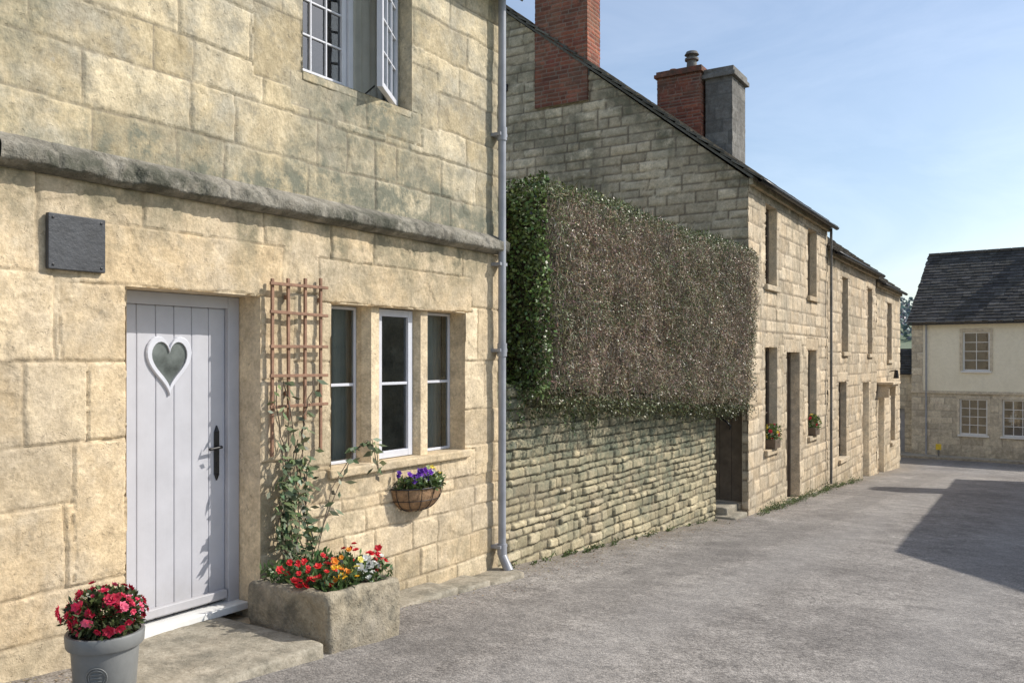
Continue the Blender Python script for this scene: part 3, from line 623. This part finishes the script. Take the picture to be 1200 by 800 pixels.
# ivy strands trailing over the wall face below the hedge
P=[]
for _ in range(70):
    y=random.choice([random.uniform(6.7,8.6),random.uniform(6.7,12.4)]); z=float(topf(y))+.02; ln=random.uniform(.08,.5)*(1.0 if y<8.8 else .5)
    yy=y
    for k in range(int(ln/.012)): yy+=random.gauss(0,.006); P.append((-4.535+random.uniform(0,.035),yy+random.gauss(0,.012),z-k*.012))
P=np.array(P); n=len(P); hl('trailing_ivy',P,rand_dirs(n,(.8,0,-.8)),rng.uniform(.018,.04,n),rng.uniform(.014,.028,n),tones(n,(.10,.14,.05),.4))

# ================================================================ TERRACE
ROT=R(1.7)
def rp(u,x=0): return (-4.3+x*math.cos(ROT)-u*math.sin(ROT),13.3+x*math.sin(ROT)+u*math.cos(ROT))
def sash(parent,name,o,mat=M_dwood,nx=2,ny=3,d=.17):
    reveals(name+'_reveal',parent,o,d+.08,M_row,-.002)
    casement(name,parent,-d+.03,o[0]+.004,o[1]-.004,o[2]+.004,o[3]-.004,nx,ny,mat,fw=.05,bar=.02)
    boxes(name+'_sill',parent,[(-d,.06,o[0]-.08,o[1]+.08,o[2]-.09,o[2]+.003)],M_row,.01,.2)
def doorway(parent,name,o,mat=M_dwood,d=.2):
    reveals(name+'_reveal',parent,o,d+.06,M_row,-.002)
    w=(o[1]-o[0]-.14)/5
    boxes(name+'_frame',parent,[(-d-.05,-d+.03,o[0]+.002,o[0]+.07,o[2],o[3]-.002),(-d-.05,-d+.03,o[1]-.07,o[1]-.002,o[2],o[3]-.002),(-d-.05,-d+.028,o[0]+.07,o[1]-.07,o[3]-.08,o[3]-.002)],mat,.004)
    boxes(name+'_leaf',parent,[(-d-.04,-d,o[0]+.07+w*i+.001,o[0]+.07+w*(i+1)-.001,o[2],o[3]-.08) for i in range(5)],mat,.006)
PITCH=.79
def terrace(name,u0,u1,zb,ze,W,front_open,res=.03,gable=False,seed=0,specials=()):
    x,y=rp(u0); E=empty(name,(x,y,0),ROT); Lh=u1-u0
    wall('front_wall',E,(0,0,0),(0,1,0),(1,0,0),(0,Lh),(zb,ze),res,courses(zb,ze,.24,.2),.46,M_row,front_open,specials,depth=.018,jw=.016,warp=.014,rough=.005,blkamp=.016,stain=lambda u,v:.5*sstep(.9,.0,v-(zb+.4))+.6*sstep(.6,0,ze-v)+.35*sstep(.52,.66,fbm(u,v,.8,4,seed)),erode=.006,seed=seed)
    boxes('room',E,[(-W,-1.6,.05,Lh-.05,zb,ze),(-1.6,-.3,.05,Lh-.05,zb,zb+.1),(-1.6,-.3,.05,Lh-.05,1.95,2.15) if ze>4.2 else (-1.6,-.3,.05,Lh-.05,1.2,1.35)],M_dark,0)
    boxes('end_walls',E,[(-W,-.03,Lh-.25,Lh-.002,zb,ze-.02),(-.3,-.04,.0,.05,zb,ze-.02)] if not gable else [(-W,-.03,Lh-.25,Lh-.002,zb,ze-.02)],M_row,0)
    zr=ze+PITCH*W/2
    V=[(-.03,Lh-.02,ze-.03),(-W,Lh-.02,ze-.03),(-W/2,Lh-.02,zr-.05)]; me=mesh('far_gable',V,[(0,1,2)]); setcol(me,'blk',[(.5,0,0,.6)]*3); link('far_gable',me,E,M_row)
    if not gable:
        V=[(-.03,.02,ze-.03),(-W,.02,ze-.03),(-W/2,.02,zr-.05)]; me=mesh('near_gable',V,[(2,1,0)]); setcol(me,'blk',[(.5,0,0,.6)]*3); link('near_gable',me,E,M_row)
    slate_roof('roof_front',E,-.06,Lh+.03,.16,ze-.06,-W/2,zr+.03,.32,.24,.03); slate_roof('roof_back',E,-.06,Lh+.03,-W-.16,ze-.06,-W/2,zr+.03,.5,.4,.03)
    V=[];F=[]
    for i,yy in enumerate(np.linspace(.0,Lh,8)):
        for k in range(9):
            t=math.pi+math.pi*k/8; V.append((.19+.045*math.cos(t),yy,ze-.06+.045*math.sin(t)))
    for i in range(7):
        for k in range(8): F.append((i*9+k,i*9+k+1,(i+1)*9+k+1,(i+1)*9+k))
    g=link('gutter',mesh('gutter',V,F),E,M_black,True); sm=g.modifiers.new('s','SOLIDIFY'); sm.thickness=.006
    boxes('eaves_course',E,[(.0,.07,0.002,Lh-.002,ze-.14,ze-.03)],M_row,.008,.6)
    return E
W1=11.4
o1=[(.99,1.72,2.84,4.21),(4.1,4.86,2.84,4.2),(.99,1.75,.06,1.79),(4.1,4.86,.05,1.77),(2.42,3.40,-1.05,1.72)]
def lint(o,seed=0):
    l=[]
    for a in o:
        l.append((a[0]-.18,a[1]+.18,a[3],a[3]+.24))
        z=a[2]; k=0
        while z<a[3]-.05: h=min(.34,a[3]-z); w=.16+.16*(k%2); l+= [(a[0]-w,a[0],z,z+h),(a[1],a[1]+w,z,z+h)]; z+=h; k+=1
    return l
E1=terrace('terraced_house',0,5.95,-1.6,4.48,W1,o1,.022,True,51,lint(o1))
sash(E1,'window_a',o1[0]); sash(E1,'window_b',o1[1]); sash(E1,'window_c',o1[2]); sash(E1,'window_d',o1[3]); doorway(E1,'door',o1[4])
GD=(-1.15,-.10,-.70,.88)
rake=lambda u: 4.44+PITCH*np.minimum(-u,u+W1)
wall('gable_wall',E1,(0,0,0),(1,0,0),(0,-1,0),(-W1,0),(-1.6,9.0),.026,courses(-1.6,9.2,.165,.25),.38,M_gab,[GD],[(-1.4,.0,.88,1.1)],depth=.022,jw=.016,warp=.018,rough=.007,blkamp=.022,clamp=rake,stain=lambda u,v:.7*sstep(.44,.62,fbm(u,v,.9,5,3))+.5*sstep(.7,.0,rake(u)-v),erode=.006,seed=61)
V=[(GD[0],.0,GD[2]),(GD[1],.0,GD[2]),(GD[1],.0,GD[3]),(GD[0],.0,GD[3])]; V+=[(a,.28,c_) for a,_,c_ in V]
me=mesh('side_door_reveal',V,[(0,1,5,4),(1,2,6,5),(2,3,7,6),(3,0,4,7)]); setcol(me,'blk',[(.4,0,0,.8)]*8); link('side_door_reveal',me,E1,M_gab)
boxes('side_door',E1,[(GD[0]+.02+i*.2,GD[0]+.02+i*.2+.197,.2,.24,GD[2],GD[3]) for i in range(5)],M_dwood,.006)
boxes('vent',E1,[(-4.62,-4.48,-.03,.01,6.55,6.68)],M_black,.004)
mwall_box('brick_chimney',E1,-3.87,-2.81,-.05,.46,6.12,10.6,.014,.075,.22,M_brick,depth=.012,jw=.010,warp=.006,rough=.003,blkamp=.010,stain=lambda u,v:.5*sstep(.45,.62,fbm(u,v,1.6,4,5)))
boxes('chimney_cap',E1,[(-3.92,-2.76,-.1,.51,10.6,10.75)],M_grey,.01)
boxes('lead_flashing',E1,[(-2.81,-2.79,-.02,.5,6.55,6.72)],M_grey,.003)
mwall_box('brick_stack',E1,-3.72,-2.66,5.40,6.05,4.5,8.15,.018,.075,.22,M_brick,depth=.012,jw=.010,warp=.006,rough=.003,blkamp=.010,stain=lambda u,v:.7*sstep(7.3,8.1,v))
boxes('brick_stack_cap',E1,[(-3.78,-2.62,5.34,6.11,8.15,8.23),(-3.74,-2.64,5.38,6.07,8.23,8.30)],M_brick,.01,.9)
mwall_box('grey_stack',E1,-2.60,-1.98,5.55,6.55,4.5,8.10,.03,.28,.5,M_grey,depth=.008,jw=.014,warp=.01,rough=.010,blkamp=.008)
boxes('grey_stack_cap',E1,[(-2.68,-1.90,5.47,6.63,7.98,8.08),(-2.64,-1.94,5.51,6.59,8.08,8.20)],M_grey,.012)
tube('chimney_pot',E1,[((-3.0,5.75,8.28),(-3.0,5.75,8.55),.13,.11),((-3.0,5.75,8.55),(-3.0,5.75,8.60),.16,.16),((-3.0,5.75,8.60),(-3.0,5.75,8.68),.07,.07),((-3.0,5.75,8.68),(-3.0,5.75,8.75),.17,.13)],M_grey,14)
tube('small_pot',E1,[((-3.45,5.75,8.28),(-3.45,5.75,8.42),.10,.09)],M_terr,14)
tube('row_downpipe',E1,[((.09,5.85,4.4),(.09,5.85,-1.1),.028,.028)],M_grey,12)
path('handrail',E1,[(-.62,-.05,.85),(-.60,-.28,.83),(-.25,-.34,.62),(-.18,-.34,.55),(-.2,-.30,.50)],.014,M_black)
o2=[(1.6,2.3,1.75,3.52),(5.1,5.8,1.72,3.5),(1.2,2.1,-.72,1.06),(4.35,5.25,-1.62,.98)]
E2=terrace('terraced_house',5.97,12.5,-2.4,3.98,W1,o2,.028,False,71,lint(o2))
for i in range(3): sash(E2,'window_%d'%i,o2[i])
doorway(E2,'door',o2[3],M_white)
o3=[(2.0,2.9,1.55,3.3),(.35,1.35,-1.95,.6),(2.7,3.6,-1.0,.75)]
E3=terrace('terraced_house',12.52,17.3,-3.0,3.78,W1,o3,.035,False,81,lint(o3))
sash(E3,'window_0',o3[0]); sash(E3,'window_1',o3[2]); doorway(E3,'door',o3[1],M_white)
boxes('door_canopy',E3,[(0,.42,.1,1.6,.86,.93),(0,.36,.16,1.54,.80,.86),(0,.30,.16,.24,.5,.80),(0,.30,1.46,1.54,.5,.80)],M_row,.01)
tube('wall_lamp',E3,[((.02,2.2,1.2),(.22,2.2,1.25),.015,.015),((.22,2.2,1.25),(.22,2.2,1.0),.05,.08)],M_black,8)
Sp=empty('side_door_step'); rough_box('lower_step',Sp,-5.3,-4.28,12.6,13.2,-1.2,-.80,M_slab,.01,10,None,.02); rough_box('upper_step',Sp,-5.3,-4.45,12.75,13.28,-1.0,-.69,M_slab,.01,10,None,.02)
for u,zz,nm in((1.37,.07,'window_planter'),(4.45,.06,'window_planter')):
    x,y=rp(u,.02); Q=empty(nm); boxes('box',Q,[(x-.09,x+.09,y-.16,y+.16,zz,zz+.15)],M_dwood,.008)
    n=500;P,D=ball(n,(x,y,zz+.24),(.13,.2,.16),.2); leafmesh('leaves',P,D,rand_dirs(n),rng.uniform(.03,.07,n),.025,tones(n,(.11,.16,.045),.3),Q)
    P,D=ball(14,(x,y,zz+.27),(.13,.2,.15),.9); flowers('blooms',Q,P,D,[.035]*14,[random.choice([(.7,.05,.08),(.85,.7,.1)]) for _ in P])
# weeds
Wd=empty('weeds'); P=[]
for _ in range(75):
    if random.random()<.6: u=random.uniform(.3,9); x,y=rp(u,.05+abs(random.gauss(0,.05))); s=random.uniform(.04,.14)
    else: y=random.uniform(6.7,12.5); x=-4.52+abs(random.gauss(0,.05)); s=random.uniform(.01,.05)
    for _ in range(int(20+s*500)): P.append((x+abs(random.gauss(0,s*.5)),y+random.gauss(0,s*1.4),float(zg(y))+abs(random.gauss(0,s*.5))))
P=np.array(P); n=len(P); leafmesh('leaves',P,rand_dirs(n,(.3,0,1)),rand_dirs(n),rng.uniform(.02,.045,n),rng.uniform(.008,.018,n),tones(n,(.12,.16,.06),.35),Wd)
n=3800; y=rng.uniform(1.8,24,n); x=np.where(y<13.3,-4.46,-4.28-(y-13.3)*.0297)+np.abs(rng.normal(0,.25,n)); P=np.stack([x,y,zg(y)+.006],-1)
leafmesh('leaf_litter',P,rand_dirs(n)*np.array([1,1,.15]),np.tile([[0,0,1.]],(n,1))+.2*rand_dirs(n),rng.uniform(.008,.032,n),rng.uniform(.006,.018,n),tones(n,(.26,.20,.13),.4))

# ================================================================ FAR HOUSE
FH=empty('rendered_house',(-5.5,37.7,0),R(-95.9))
fo=[(1.86,2.80,1.12,2.64),(4.9,5.8,1.12,2.64)]; fl=[(1.75,2.72,-1.36,.04),(3.22,4.25,-1.36,.04),(5.4,6.35,-2.3,-.05)]
wall('upper_render',FH,(0,0,0),(0,1,0),(1,0,0),(.42,9),(.33,3.15),.06,[.2,3.3],30,M_cream,fo,depth=0,rough=.004,blkamp=0,jw=.001,seed=91)
wall('quoins',FH,(.01,0,0),(0,1,0),(1,0,0),(0,.42),(.33,3.15),.03,courses(.3,3.2,.3,.1),.35,M_far,depth=.018,jw=.016,seed=92)
wall('lower_stone',FH,(.02,0,0),(0,1,0),(1,0,0),(0,9),(-2.6,.22),.035,courses(-2.6,.3,.26,.15),.5,M_far,fl,depth=.014,jw=.014,stain=lambda u,v:.4*sstep(-1.7,-2.3,v),seed=93)
wall('end_gable',FH,(0,0,0),(1,0,0),(0,-1,0),(-6.6,0),(-2.6,6.1),.06,courses(-2.6,6.2,.26,.15),.45,M_far,clamp=lambda u:3.1+.9*np.minimum(-u,u+6.6),depth=.012,seed=94)
boxes('band',FH,[(0,.07,-.02,9,.22,.33)],M_far,.01); boxes('inner',FH,[(-6.5,-.6,.1,8.9,-2.6,3.1),(-.6,-.1,.1,8.9,.1,.3)],M_dark,0); boxes('far_end',FH,[(-6.6,-.02,8.9,9.0,-2.6,3.1)],M_far,0)
for i,o in enumerate(fo+fl[:2]):
    reveals('reveal_%d'%i,FH,o,.16,M_cream if i<2 else M_far,-.001 if i<2 else .018); casement('sash_%d'%i,FH,-.05,o[0]+.003,o[1]-.003,o[2]+.003,o[3]-.003,3 if i else 2,4,M_white,fw=.055,bar=.024,th=.05)
    boxes('sill_%d'%i,FH,[(-.05,.08,o[0]-.06,o[1]+.06,o[2]-.07,o[2]+.002)],M_white,.006)
    boxes('surround_%d'%i,FH,[(.0,.035,o[0]-.10,o[0]-.002,o[2],o[3]),(.0,.035,o[1]+.002,o[1]+.10,o[2],o[3]),(.0,.037,o[0]-.1,o[1]+.1,o[3]+.001,o[3]+.11)],M_far,.004)
doorway(FH,'shop_door',fl[2],M_dwood)
slate_roof('roof_front',FH,-.12,9.1,.22,3.02,-3.3,6.05,.3,.2,.03,M_dslate); slate_roof('roof_back',FH,-.12,9.1,-6.8,3.02,-3.3,6.05,.5,.4,.03,M_dslate)
boxes('ridge',FH,[(-3.42,-3.18,-.12+.45*i,-.12+.45*i+.44,6.03,6.15) for i in range(20)],M_dslate,.02)
mwall_box('chimney',FH,-3.6,-3.0,4.2,5.0,5.6,6.55,.05,.2,.4,M_far); boxes('chimney_cap',FH,[(-3.66,-2.94,4.14,5.06,6.55,6.63)],M_far,.01)
tube('pot',FH,[((-3.3,4.6,6.63),(-3.3,4.6,6.9),.12,.10)],M_terr)
tube('gutter_pipe',FH,[((.06,.55,3.0),(.06,.55,-2.3),.03,.03)],M_pipe)
boxes('gutter',FH,[(.2,.3,-.1,9,2.93,3.0)],M_black,.01)
OB=empty('stone_outbuilding',(-9.6,38.3,0),R(-90))
od=[(2.95,3.75,-2.4,-.45)]
wall('front_wall',OB,(0,0,0),(0,1,0),(1,0,0),(0,4.3),(-2.7,1.0),.04,courses(-2.7,1.1,.24,.15),.4,M_far,od,depth=.016,jw=.018,seed=95)
doorway(OB,'door',od[0],M_pipe); boxes('body',OB,[(-3.6,-.5,.0,4.3,-2.7,.9)],M_far,0)
slate_roof('roof_front',OB,-.1,4.4,.15,.95,-1.8,2.0,.3,.22,.03,M_dslate); slate_roof('roof_back',OB,-.1,4.4,-3.7,.95,-1.8,2.0,.3,.3,.03,M_dslate)
kb=boxes('kerb',None,[(x,x+.9,36.45,36.58,-2.5,-2.19) for x in np.arange(-9,6,.91)],M_slab,.012)
sheet('pavement',[-14,-5,8],[36.58,37.2,38.3],.09,M_slab)
HM=empty('hydrant_marker'); boxes('post',HM,[(-4.46,-4.40,36.9,36.95,-2.25,-1.75)],M_grey,.01); boxes('plate',HM,[(-4.53,-4.33,36.875,36.899,-1.95,-1.72)],M_yellow,.01)
# ================================================================ house across the lane (out of frame, throws the road shadow)
SH=empty('stone_house',(3.0,30.3,0),R(180))
so=[(2,3,-.8,.6),(6,7,-.8,.6),(10,11,-.8,.6),(2,3,1.8,3.0),(6,7,1.8,3.0),(10,11,1.8,3.0),(12.6,13.6,-1.4,.7)]
wall('front_wall',SH,(.5,0,0),(0,1,0),(1,0,0),(0,15.6),(-2.6,3.7),.08,courses(-2.6,3.8,.26,.15),.5,M_row,so,seed=99)
wall('gable_wall',SH,(.5,15.6,0),(-1,0,0),(0,1,0),(0,8),(-2.6,7.0),.08,courses(-2.6,7,.26,.15),.5,M_row,clamp=lambda u:3.7+.68*np.minimum(u,8-u),seed=98)
boxes('body',SH,[(-7.4,.2,.1,15.5,-2.6,3.6)],M_row,0)
V=[(.45,y,3.6) for y in(.1,15.5)]+[(-3.5,y,6.35) for y in(.1,15.5)]+[(-7.45,y,3.6) for y in(.1,15.5)]; me=mesh('loft',V,[(0,1,3,2),(2,3,5,4),(0,2,4),(1,5,3)]); setcol(me,'blk',[(.5,0,0,.7)]*6); link('loft',me,SH,M_row)
for i,o in enumerate(so[:6]):
    casement('window_%d'%i,SH,.42,o[0]+.003,o[1]-.003,o[2]+.003,o[3]-.003,2,3,M_white); boxes('sill_%d'%i,SH,[(.35,.56,o[0]-.06,o[1]+.06,o[2]-.08,o[2])],M_row,.01)
boxes('door',SH,[(.32,.40,12.6,13.6,-1.4,.7)],M_door,.01)
slate_roof('roof_front',SH,-.1,15.7,.65,3.6,-3.5,6.42,.5,.35); slate_roof('roof_back',SH,-.1,15.7,-7.65,3.6,-3.5,6.42,.5,.35)
mwall_box('chimney',SH,-3.9,-3.1,1.2,2.4,5.6,9.2,.06,.075,.21,M_brick,depth=.008)
# ================================================================ distant trees
n=22000; cx=rng.uniform(-150,60,300); cyy=rng.uniform(180,335,300); k=rng.integers(0,300,n); r=rng.uniform(1.8,3.6,300)
d=rand_dirs(n); P=np.stack([cx[k],cyy[k],zg(cyy[k])+hill(cx[k],cyy[k])+r[k]*.8],-1)+d*(r[k][:,None])*rng.uniform(.6,1,(n,1))
leafmesh('distant_trees',P,rand_dirs(n),rand_dirs(n),1.3,1.0,tones(n,(.15,.19,.20),.25))  # bluish tone puts distance haze into the foliage colour

# ================================================================ light, sky, camera
az=R(40); el=R(39)
w=bpy.data.worlds.new('World'); sc.world=w; w.use_nodes=True; nt=w.node_tree
sk=N(nt,'ShaderNodeTexSky',sky_type='NISHITA'); sk.sun_disc=False; sk.sun_elevation=el; sk.sun_rotation=R(90)-az; sk.air_density=1.0; sk.dust_density=1.3; sk.ozone_density=1.4
tc=N(nt,'ShaderNodeTexCoord'); mp=N(nt,'ShaderNodeMapping'); mp.inputs['Scale'].default_value=(1.6,1.1,5.5); mp.inputs['Rotation'].default_value=(0,.25,.4); L(nt,tc.outputs['Generated'],mp.inputs[0])
cl=ramp(nt,noise(nt,mp.outputs[0],1.7,7,.6,.6),.42,.78,(.55,.64,.74,1),(1.5,1.52,1.55,1))
bg=nt.nodes['Background']; L(nt,mix(nt,1.0,sk.outputs[0],cl,'ADD'),bg.inputs[0]); bg.inputs[1].default_value=.15
sd=bpy.data.lights.new('sun','SUN'); sd.energy=4.6; sd.angle=R(.5); sd.color=(1,.95,.87); so_=bpy.data.objects.new('sun',sd); col.objects.link(so_)
dv=Vector((math.cos(el)*math.cos(az),math.cos(el)*math.sin(az),math.sin(el))); so_.rotation_euler=dv.to_track_quat('Z','Y').to_euler()
cd=bpy.data.cameras.new('camera'); cam=bpy.data.objects.new('camera',cd); col.objects.link(cam); cam.location=(0,0,1.6); cam.rotation_euler=(R(90),0,R(33.4))
cd.lens=30; cd.sensor_width=36; cd.shift_y=20/1200; cd.clip_end=3000; cd.clip_start=.05; sc.camera=cam
sc.view_settings.view_transform='Standard'; sc.view_settings.look='None'; sc.view_settings.exposure=0
